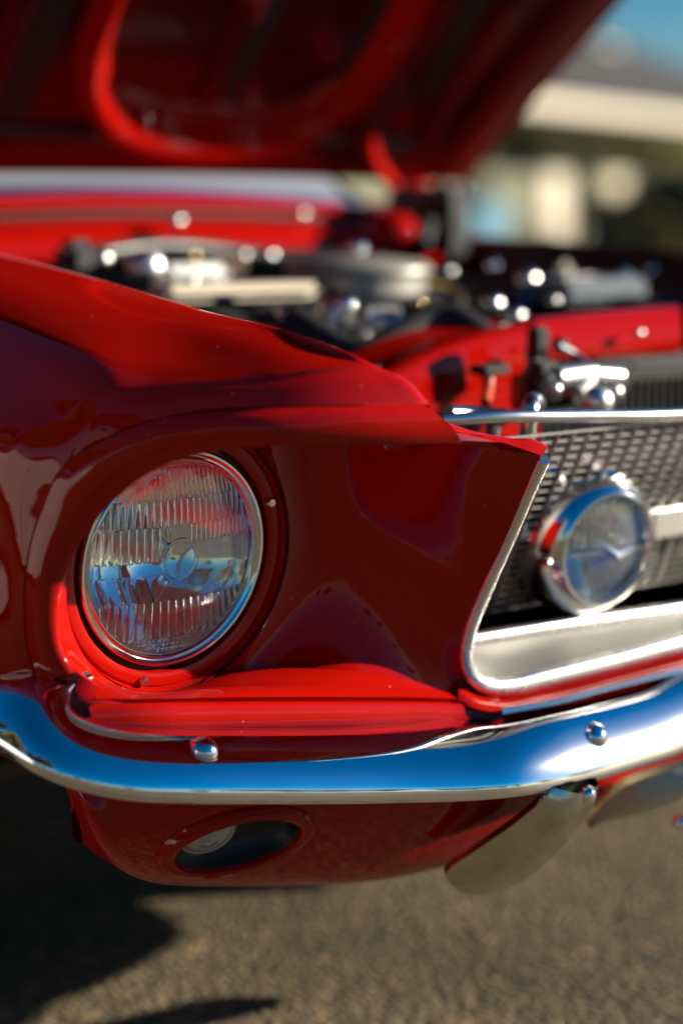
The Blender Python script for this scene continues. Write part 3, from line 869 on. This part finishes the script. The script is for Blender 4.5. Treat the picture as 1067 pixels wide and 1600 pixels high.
# --- hood, raised on its hinges at the cowl
HA = radians(37)
HO = V((0, 1.17, .979)); hx = V((1, 0, 0)); hu = V((0, -cos(HA), sin(HA))); hn = V((0, -sin(HA), -cos(HA)))     # hn points out of the underside
def hpnt(x, t, h=0.0): return HO + hx * x + hu * t + hn * (h - .018 * (1 - (x / .66) ** 2))
def onhood(px, py, h=0.0):
    r = FW * FPX + RT * (px - 533.5) - UP * (py - 800.0)
    q = HO + hn * h
    t = (q - CAM).dot(hn) / r.dot(hn)
    p = CAM + r * t
    return ((p - HO).dot(hx), (p - HO).dot(hu))
hood = empty('hood', (0, 0, 0), car)
def hw(t): return .68 - .02 * (t / 1.25) ** 2
def slab(name, h0, h1, u0, u1, xf, mt, n=24, edge=.0):
    m = MB(); rows = []
    for i in range(n + 1):
        t = u0 + (u1 - u0) * i / n
        w_ = xf(t)
        top_ = [hpnt(w_ * (2 * k / n - 1), t, h1) for k in range(n + 1)]
        bot_ = [hpnt(w_ * (2 * k / n - 1), t, h0) for k in range(n + 1)]
        rows.append(top_ + bot_[::-1])
    m.grid(rows, close_v=True)
    m.f.append(tuple(range(2 * n + 2))); m.f.append(tuple(n * (2 * n + 2) + k for k in range(2 * n + 2))[::-1])
    return m.build(name, mt, hood, angle=40)
slab('hood_skin', -.004, .0, .0, 1.25, hw, RED)
# stamped inner frame: border and braces standing off the skin, with rounded edges
def rail(name, pts, wid, h, n=40, mt=None, pr=None):
    pts = cr([V((a, b, 0)) for a, b in pts], n); m = MB(); rows = []
    pr = pr or [(-.5, -.002), (-.5, .25), (-.44, .7), (-.34, .95), (-.2, 1), (.2, 1), (.34, .95), (.44, .7), (.5, .25), (.5, -.002)]
    for i, p in enumerate(pts):
        d = (pts[min(i + 1, n - 1)] - pts[max(i - 1, 0)]).normalized(); s_ = V((d.y, -d.x, 0))
        wv = wid(i / (n - 1)) if callable(wid) else wid
        rows.append([hpnt(p.x + s_.x * a * wv, p.y + s_.y * a * wv, h * b) for a, b in pr])
    m.grid(rows)
    b0 = len(pr); m.f.append(tuple(range(b0))); m.f.append(tuple((n - 1) * b0 + k for k in range(b0))[::-1])
    return m.build(name, mt or RED_SHADED, hood, angle=50)
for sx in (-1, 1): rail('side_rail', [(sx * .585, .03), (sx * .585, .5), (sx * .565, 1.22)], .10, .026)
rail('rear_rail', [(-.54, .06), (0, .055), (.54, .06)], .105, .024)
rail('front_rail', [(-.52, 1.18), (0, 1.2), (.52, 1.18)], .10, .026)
slab('hood_shade_sheet', .0006, .0022, .012, 1.235, lambda t: hw(t) - .008, RED_SHADED)  # sheet over the skin with the underside's shade in its colour
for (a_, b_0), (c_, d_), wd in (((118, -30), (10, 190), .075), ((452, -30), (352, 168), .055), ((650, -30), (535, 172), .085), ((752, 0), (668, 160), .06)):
    rail('shade_strip', [onhood(a_, b_0), onhood((a_ + c_) / 2, (b_0 + d_) / 2), onhood(c_, d_)], wd, .008, 20, RUBBER)  # black strips put in for the dark bands of shade under the hood
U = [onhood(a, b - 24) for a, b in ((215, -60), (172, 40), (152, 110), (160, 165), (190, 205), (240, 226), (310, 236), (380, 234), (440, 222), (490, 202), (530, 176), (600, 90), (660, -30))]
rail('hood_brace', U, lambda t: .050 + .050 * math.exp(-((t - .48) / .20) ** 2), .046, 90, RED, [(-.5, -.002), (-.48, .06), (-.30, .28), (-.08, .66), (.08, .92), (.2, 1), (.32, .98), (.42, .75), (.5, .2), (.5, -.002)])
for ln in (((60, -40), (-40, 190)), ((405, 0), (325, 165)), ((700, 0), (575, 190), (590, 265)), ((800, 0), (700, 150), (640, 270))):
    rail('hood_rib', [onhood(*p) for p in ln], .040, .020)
rail('hood_rib', [onhood(574, 205), onhood(583, 235), onhood(610, 272)], .045, .04, 20, RED, [(-.5, -.002), (-.4, .3), (-.1, .8), (.1, 1), (.3, .9), (.5, -.002)])
for pa_ in (((276, 178), (330, 182)), ((340, 183), (412, 190))):
    q = [onhood(*p) for p in pa_]
    m = MB(); x0_, t0_ = q[0]; x1_, t1_ = q[1]
    m.grid([[hpnt(x0_, t0_ - .009, .0035), hpnt(x1_, t1_ - .009, .0035)], [hpnt(x0_, t0_ + .009, .0035), hpnt(x1_, t1_ + .009, .0035)]])
    m.grid([[hpnt(x0_, t0_ - .009, .0015), hpnt(x1_, t1_ - .009, .0015)], [hpnt(x0_, t0_ + .009, .0015), hpnt(x1_, t1_ + .009, .0015)]])
    m.build('service_label', LABEL, hood, angle=None)

# --- windshield, body and cabin behind the cowl
m = MB()
ws0 = [V((-.66, 1.40, .915)), V((-.35, 1.31, .935)), V((0, 1.28, .944)), V((.35, 1.31, .935)), V((.66, 1.40, .915))]
ws1 = [V((-.54, 2.02, 1.30)), V((-.28, 1.95, 1.315)), V((0, 1.93, 1.32)), V((.28, 1.95, 1.315)), V((.54, 2.02, 1.30))]
m.patch([ws0, [(p + q) * .5 + V((0, -.02, .02)) for p, q in zip(ws0, ws1)], ws1], 24, 14); m.build('windshield', mat('tinted_windshield', (.30, .31, .31), rough=.12, coat=.6, spec=.3), car)
m = MB(); m.tube(cr([p + V((0, -.004, .020)) for p in ws0], 24), .008, 8); m.build('windshield_moulding', CHROME, car)
m = MB(); m.tube([V((-.15, 1.30, 1.0)), V((-.35, 1.345, 1.005)), V((-.5, 1.38, .998))], .006, 8); m.build('wiper', SATIN, car)
bs = []
for y, zt, wx in ((1.35, .945, .87), (2.0, .94, .885), (2.8, .93, .885), (3.5, .93, .875), (4.2, .90, .84), (4.5, .84, .78)):
    bs.append([V((-wx + .24, y, zt)), V((-wx + .06, y, zt - .02)), V((-wx, y, .74)), V((-wx + .005, y, .55)), V((-wx + .04, y, .34)), V((-wx + .2, y, .28))])
m = MB(); m.patch(bs, 30, 40); side = m.build('body_side', RED, car, angle=50); dup(side, car, True)
m = MB(); m.patch([[V((x, y, z)) for x in (-.66, 0, .66)] for y, z in ((2.9, .93), (3.5, .945), (4.2, .91), (4.5, .84))], 12, 20); m.build('deck_lid', RED, car)
m = MB(); m.patch([[V((-.54, 2.02, 1.30)), V((0, 1.93, 1.325)), V((.54, 2.02, 1.30))], [V((-.55, 2.4, 1.32)), V((0, 2.4, 1.35)), V((.55, 2.4, 1.32))], [V((-.54, 2.75, 1.29)), V((0, 2.78, 1.32)), V((.54, 2.75, 1.29))]], 20, 16); m.build('roof', RED, car)
m = MB(); m.patch([[V((-.54, 2.75, 1.29)), V((0, 2.78, 1.32)), V((.54, 2.75, 1.29))], [V((-.62, 3.3, .95)), V((0, 3.35, .96)), V((.62, 3.3, .95))]], 16, 8); m.build('rear_window', GLASSD, car)
for sx in (-1, 1):
    m = MB(); m.patch([[V((sx * .66, 1.42, .95)), V((sx * .67, 2.3, .935)), V((sx * .64, 3.3, .94))], [V((sx * .54, 2.02, 1.295)), V((sx * .55, 2.4, 1.315)), V((sx * .54, 2.75, 1.285))]], 16, 6); m.build('side_window', GLASSD, car)
for sx in (-1, 1):
    for y in (.80, 3.5):
        wh = empty('wheel', (sx * .74, y, .315), car)
        M_ = frame(V((0, 0, 0)), V((sx, 0, 0)))
        m = MB(); m.lathe([(.20, .09), (.25, .105), (.29, .10), (.310, .075), (.315, .0), (.310, -.075), (.29, -.10), (.2, -.1)], 48, M_); m.build('tyre', RUBBER, wh)
        m = MB(); m.lathe([(.001, .07), (.05, .068), (.06, .05), (.16, .045), (.18, .075), (.2, .09), (.205, .08), (.19, -.05)], 48, M_); m.build('rim', CHROME, wh)
# license plate bracket hanging at the middle of the bumper, and the bolt on it
qa = C3([(1075, 1196, -.120), (1030, 1208, -.105), (985, 1224, -.085), (945, 1252, -.05), (915, 1285, -.02)])
qb = C3([(1085, 1238, -.120), (1050, 1254, -.105), (1010, 1268, -.085), (965, 1280, -.05), (918, 1292, -.02)])
m = MB(); m.patch([qa, [(p + q) * .5 + V((-.004, -.008, -.002)) for p, q in zip(qa, qb)], qb], 24, 12); m.patch([[p + V((.004, .01, .004)) for p in qa], [p + V((.004, .01, .004)) for p in qb]], 24, 6)
m.build('plate_bracket', CREAM, car)
bits('plate_screw', CHROME, [('b', 1062, 1286, -.10, .009)], car)

# ------------------------------------------------------------------ trees, house and planting
BARK = mat('bark', (.10, .075, .055), rough=.9, var=.5, vscale=6, bump=.6, bscale=30)
def leafmat(name, c):
    m = mat(name, c, rough=.6, var=.55, vscale=1.3, spec=.3)
    return m
LEAF = leafmat('olive_leaf', (.15, .13, .025)); LEAF2 = leafmat('dark_leaf', (.030, .040, .016)); LEAFB = mat('bush_leaf', (.36, .31, .03), rough=.6, var=.25, vscale=1.3, spec=.3)


def leaves(centres, n, size, rng):
    m = MB()
    for k in range(n):
        c, r = centres[rng.randrange(len(centres))]
        d = V((rng.gauss(0, 1), rng.gauss(0, 1), rng.gauss(0, 1))).normalized() * (r * rng.random() ** .45)
        p = c + V((d.x, d.y, d.z * .8))
        a = V((rng.gauss(0, 1), rng.gauss(0, 1), rng.gauss(0, .7))).normalized(); b = a.orthogonal().normalized()
        s_ = size * (.6 + .8 * rng.random())
        i = len(m.v)
        m.v += [tuple(p - a * s_), tuple(p + b * s_ * .45), tuple(p + a * s_), tuple(p - b * s_ * .45)]
        m.f.append((i, i + 1, i + 2, i + 3))
    return m


def make_tree(name, label, leaf, seed, h, spread, n):
    rng = random.Random(seed)
    t = tag(empty(name), label, 'tree')
    m = MB(); top_ = V((rng.uniform(-.3, .3), rng.uniform(-.3, .3), h * .55))
    m.tube(cr([V((0, 0, -.1)), V((.06, .03, h * .2)), top_ * .7, top_], 12), [.22 - .012 * k for k in range(12)], 10)
    cs = []
    for k in range(9):
        a = 2 * pi * k / 9 + rng.uniform(-.3, .3); q = rng.uniform(.35, .95)
        e = V((cos(a) * spread * q, sin(a) * spread * q, h * rng.uniform(.45, .88)))
        st = top_ * rng.uniform(.5, 1.0)
        m.tube(cr([st, (st + e) * .5 + V((0, 0, .25)), e], 6), [.09, .08, .065, .05, .04, .025], 6)
        cs.append((e, spread * rng.uniform(.30, .48)))
    cs.append((V((0, 0, h * .85)), spread * .5))
    m.build('trunk', BARK, t, weld=False)
    leaves(cs, n, .20, rng).build('crown', leaf, t, angle=None, weld=False)
    return t


olive = make_tree('olive_tree', 'broad olive green tree behind the white sedan at the lot edge', LEAF, 3, 6.5, 3.2, 6500)
olive.location = (-10.0, 2.2, 0)
o2 = dup(olive); o2.location = (-10.5, -4.6, 0); o2.scale = (.85, .85, .85); o2.rotation_euler.z = 2.0; o2['label'] = 'smaller olive green tree at the lot edge, ahead of the white sedan'
dark = make_tree('shade_tree', 'first tall dark tree along the lot edge, next to the olive tree', LEAF2, 5, 8.5, 3.6, 6500)
dark.location = (-11, 9, 0)
tag(dark, group='dark trees along the parking lot')
TL = ('second dark tree along the lot edge, counted from the olive tree', 'third and widest dark tree along the lot edge', 'fourth dark tree, set closer to the lot than its neighbours', 'largest dark tree at the far end of the row', 'smallest dark tree, standing behind the olive tree')
for k, (x, y, sc) in enumerate(((-12, 14, 1.1), (-13, 20, 1.2), (-10.5, 25, 1.0), (-8, 31, 1.3), (-16, -3.5, .8))):
    c = dup(dark); c['label'] = TL[k]; c.location = (x, y, 0); c.rotation_euler.z = k * 1.3; c.scale = (sc, sc, sc)

for k in range(12):
    a = radians(-200 + 15 * k + (k * 37 % 11)); R_ = 60 + (k * 53 % 29)
    c = dup(dark, None); c.location = (R_ * cos(a), R_ * sin(a), 0); c.rotation_euler.z = k; c['group'] = 'distant trees round the lot'; c['label'] = 'distant dark tree beyond the open lot, mirrored as a thin line in the bumper'
# house across the lot
P1 = at(840, 178, d=25.8); P2 = at(1067, 196, d=30.4)
e_ = V((P2.x - P1.x, P2.y - P1.y, 0)).normalized(); n_ = V((e_.y, -e_.x, 0))
if n_.dot(CAM - P1) < 0: n_ = -n_
EZ = 2.36
HB = V((P1.x, P1.y, 0))
HMX = Matrix.Translation(HB) @ Matrix((e_, -n_, V((0, 0, 1)))).transposed().to_4x4()     # local x along the eave, y into the house
house = tag(empty('house', HB), 'low tan bungalow with a grey roof, pale fascia and shaded windows', 'house')
def hbox(name, c, size, m_, parent=None, bev=0):
    m = MB(); m.box(HMX @ V(c) - HB, size, HMX.to_3x3().to_4x4(), bev)
    return m.build(name, m_, parent or house, angle=None)
TAN = mat('tan_stucco', (.20, .20, .13), rough=.9, var=.15, vscale=2, bump=.3, bscale=40)
ROOFM = mat('roof_shingle', (.075, .07, .062), rough=.9, var=.4, vscale=5)
TRIM = mat('cream_trim', (.74, .66, .50), rough=.6, var=.08, vscale=3)
wall = hbox('wall', (7.0, 1.75 + 3.5, 1.15), (24, 7, 2.3), TAN)
hbox('fascia', (7.8, -.02, EZ - .02), (24.4, .05, .20), TRIM)
hbox('soffit', (7.8, .88, EZ - .13), (24.2, 1.72, .03), TRIM)
m = MB()
rp = [V((-4.4, -.1, EZ + .1)), V((20, -.1, EZ + .1)), V((20, 8.9, EZ + .1)), V((-4.4, 8.9, EZ + .1)), V((2.0, 4.4, EZ + 1.95)), V((11.9, 4.4, EZ + 1.95))]
m.v = [tuple(HMX @ p - HB) for p in rp]; m.f = [(0, 1, 5, 4), (1, 2, 5), (2, 3, 4, 5), (3, 0, 4)]
m.build('roof', ROOFM, house, angle=None)
hbox('gable_vent', (10.9, 3.9, EZ + 1.48), (1.0, .7, .46), TRIM)
hbox('gable_cap', (10.9, 3.9, EZ + 1.74), (1.2, .9, .07), ROOFM)
CURT = mat('cream_curtain', (.78, .70, .52), rough=.8, var=.1, vscale=4)
for x, wd, pm in ((1.5, 1.1, GLASSD), (5.65, .55, GLASSD), (6.9, .95, CURT), (8.6, 1.1, GLASSD), (10.2, .9, CURT), (13.0, 1.2, GLASSD)):
    f = hbox('window', (x, 1.75, 1.35), (wd + .14, .08, 1.25), TRIM)
    hbox('pane', (x - wd * .25, 1.695, 1.35), (wd * .46, .03, 1.08), pm, f); hbox('pane', (x + wd * .25, 1.695, 1.35), (wd * .46, .03, 1.08), pm, f)
for x in (-2.2, 6.6, 12.0): hbox('porch_post', (x, .14, 1.1), (.12, .12, 2.2), TRIM)
hbox('door', (4.45, 1.73, 1.05), (.85, .06, 2.1), TRIM)
rng = random.Random(11)
for k, (x, y, h, sp, lab, lf) in enumerate(((1.5, -.8, 1.25, .75, 'olive rounded shrub in front of the porch posts', LEAF), (2.6, -1.0, 1.7, .9, 'dark green shrub between the olive shrub and the bright bush', LEAF2), (4.1, -1.4, 2.25, 1.6, 'large bright yellow green bush below the house eave', LEAFB), (6.1, -1.2, 2.1, 1.4, 'yellow green bush farthest along the house wall', LEAFB), (.3, -.9, .8, .5, 'low clipped shrub at the foot of the near porch posts', LEAF2))):
    loc = HMX @ V((x, y, 0)); b = tag(empty('bush', loc), lab, 'bush', 'bushes along the house wall')
    cs = [(V((rng.uniform(-.4, .4) * sp, rng.uniform(-.4, .4) * sp, h * rng.uniform(.3, .7))), sp * .6) for _ in range(7)]
    m = MB()
    for c, r in cs: m.tube([V((0, 0, 0)), c * .6 + V((0, 0, -.02)), c], [.025, .018, .01], 6)
    m.build('stem', BARK, b, weld=False)
    leaves(cs, 2600, .085, rng).build('foliage', lf, b, angle=None, weld=False)
lw = MB(); q = [HMX @ V(p) for p in ((-6, -2.2, .02), (14, -2.2, .02), (14, 9, .02), (-6, 9, .02))]
lw.v = [tuple(p) for p in q]; lw.f = [(0, 1, 2, 3)]
lw.build('lawn', mat('lawn_grass', (.075, .085, .025), rough=.95, var=.4, vscale=3), kind='structure', angle=None)

# pale car parked alongside, seen only as a reflection in the red side
wc = tag(empty('parked_car', (-4.7, -.6, 0)), 'white sedan parked alongside the red car, mirrored in its dark fender', 'car')
m = MB(); cs = []
for y, zt, wx in ((0, .62, .70), (.15, .72, .80), (1.1, .86, .86), (1.6, .92, .88), (3.2, .95, .88), (4.2, .95, .86), (4.6, .80, .78)):
    cs.append([V((-wx, y, .25)), V((-wx - .02, y, .55)), V((-wx + .05, y, zt)), V((0, y, zt + .03)), V((wx - .05, y, zt)), V((wx + .02, y, .55)), V((wx, y, .25))])
m.patch(cs, 40, 40); m.build('body', WHITE, wc)
m = MB(); cs = []
for y, zt, wx in ((1.25, .93, .72), (1.9, 1.33, .58), (2.5, 1.42, .58), (3.2, 1.38, .58), (4.0, .97, .70)):
    cs.append([V((-.80, y, .90)), V((-wx, y, zt)), V((0, y, zt + .03)), V((wx, y, zt)), V((.80, y, .90))])
m.patch(cs, 30, 30); m.build('window', GLASSD, wc)
m = MB(); m.patch([[V((-.56, y, z)), V((0, y, z + .035)), V((.56, y, z))] for y, z in ((1.95, 1.365), (2.5, 1.435), (3.2, 1.40))], 12, 10); m.build('roof', WHITE, wc)
for sx in (-1, 1):
    for y in (.85, 3.7):
        M_ = frame(V((sx * .78, y, .32)), V((sx, 0, 0)))
        m = MB(); m.lathe([(.2, .08), (.3, .1), (.32, .05), (.32, -.05), (.3, -.1)], 32, M_); wt = m.build('tyre', RUBBER, wc)
        m = MB(); m.lathe([(.001, .07), (.12, .06), (.2, .085), (.2, .02)], 24, M_); m.build('rim', SATIN, wt)

# recycling bin in front of the house
bl = at(745, 345, d=24.5); rb = tag(empty('recycling_bin', (bl.x, bl.y, .02)), 'light blue recycling bin standing in front of the tan house', 'bin')
BINB = mat('light_blue_plastic', (.16, .42, .55), rough=.5)
m = MB(); rows = []
for z, hw_ in ((.08, .22), (.5, .25), (.95, .29)):
    rows.append([V((sx * hw_, sy * hw_, z)) for sx, sy in ((-1, -1), (1, -1), (1, 1), (-1, 1))])
m.grid(rows, close_v=True); m.f.append((0, 1, 2, 3)); m.build('body', BINB, rb, angle=30)
m = MB(); m.box((0, 0, .985), (.64, .66, .06), bev=.02); m.build('lid', BINB, rb)
for sx in (-1, 1):
    m = MB(); m.lathe([(.001, .03), (.10, .03), (.10, -.03), (.001, -.03)], 20, frame(V((sx * .25, .24, .10)), V((sx, 0, 0)))); m.build('wheel', RUBBER, rb)
# door mirror on the far side
dm = empty('door_mirror', (0, 0, 0), car)
m = MB(); m.ball((.95, 1.62, .955), .055, 20, (1, .7, .75)); m.build('mirror_shell', RED, dm)
m = MB(); m.tube([V((.90, 1.62, .86)), V((.93, 1.62, .92))], .012, 10); m.build('mirror_stalk', CHROME, dm)

RUST = mat('rusty_iron', (.16, .085, .05), rough=.75, var=.5, vscale=18, bump=.3, bscale=60)
BRASS = mat('brass_fitting', (.62, .46, .20), rough=.3, metal=1.0)
bits('spark_plug_wire', RUBBER, [('t', [(250, 470, .6), (300, 492, .52), (360, 500, .48), (400, 520, .46)], .006), ('t', [(330, 462, .62), (390, 486, .54), (470, 520, .47)], .006), ('t', [(420, 462, .64), (470, 478, .58), (560, 470, .56), (640, 500, .50)], .006), ('t', [(500, 455, .68), (590, 470, .62), (690, 462, .60)], .006), ('t', [(690, 440, .72), (720, 470, .62), (790, 500, .52)], .006)], eng)
bits('hose_clamp', SATIN, [('b', 560, 556, .38, .016, (1, .5, 1)), ('b', 705, 500, .355, .016, (1, .5, 1)), ('b', 742, 470, .70, .013, (.6, 1, 1)), ('b', 420, 400, .99, .012)], car)
bits('fuel_line', BRASS, [('t', [(640, 470, .66), (665, 440, .70), (700, 448, .66), (722, 486, .55)], .005)], eng)
bits('bracket', RUST, [('x', 480, 545, .44, (.06, .02, .03), .004), ('x', 665, 520, .46, (.03, .05, .02), .003), ('x', 350, 415, .92, (.07, .02, .02), .003)], eng)
bits('hose_fitting', BRASS, [('b', 655, 478, .60, .009), ('b', 716, 486, .56, .009), ('b', 300, 402, .95, .010)], eng)
bits('hex_bolt', SATIN, [('b', 865, 470, .50, .008), ('b', 700, 425, .75, .009), ('b', 640, 418, .82, .010), ('b', 380, 400, .98, .009), ('b', 160, 405, .85, .014), ('b', 998, 520, .22, .006), ('b', 870, 535, .225, .006), ('b', 300, 440, .66, .008)], car)
bits('fluid_reservoir', GUNK, [('x', 120, 404, .80, (.05, .05, .05), .012)], car)
bits('decal_label', LABEL, [('x', 905, 440, .60, (.06, .002, .02), .0005)], car)
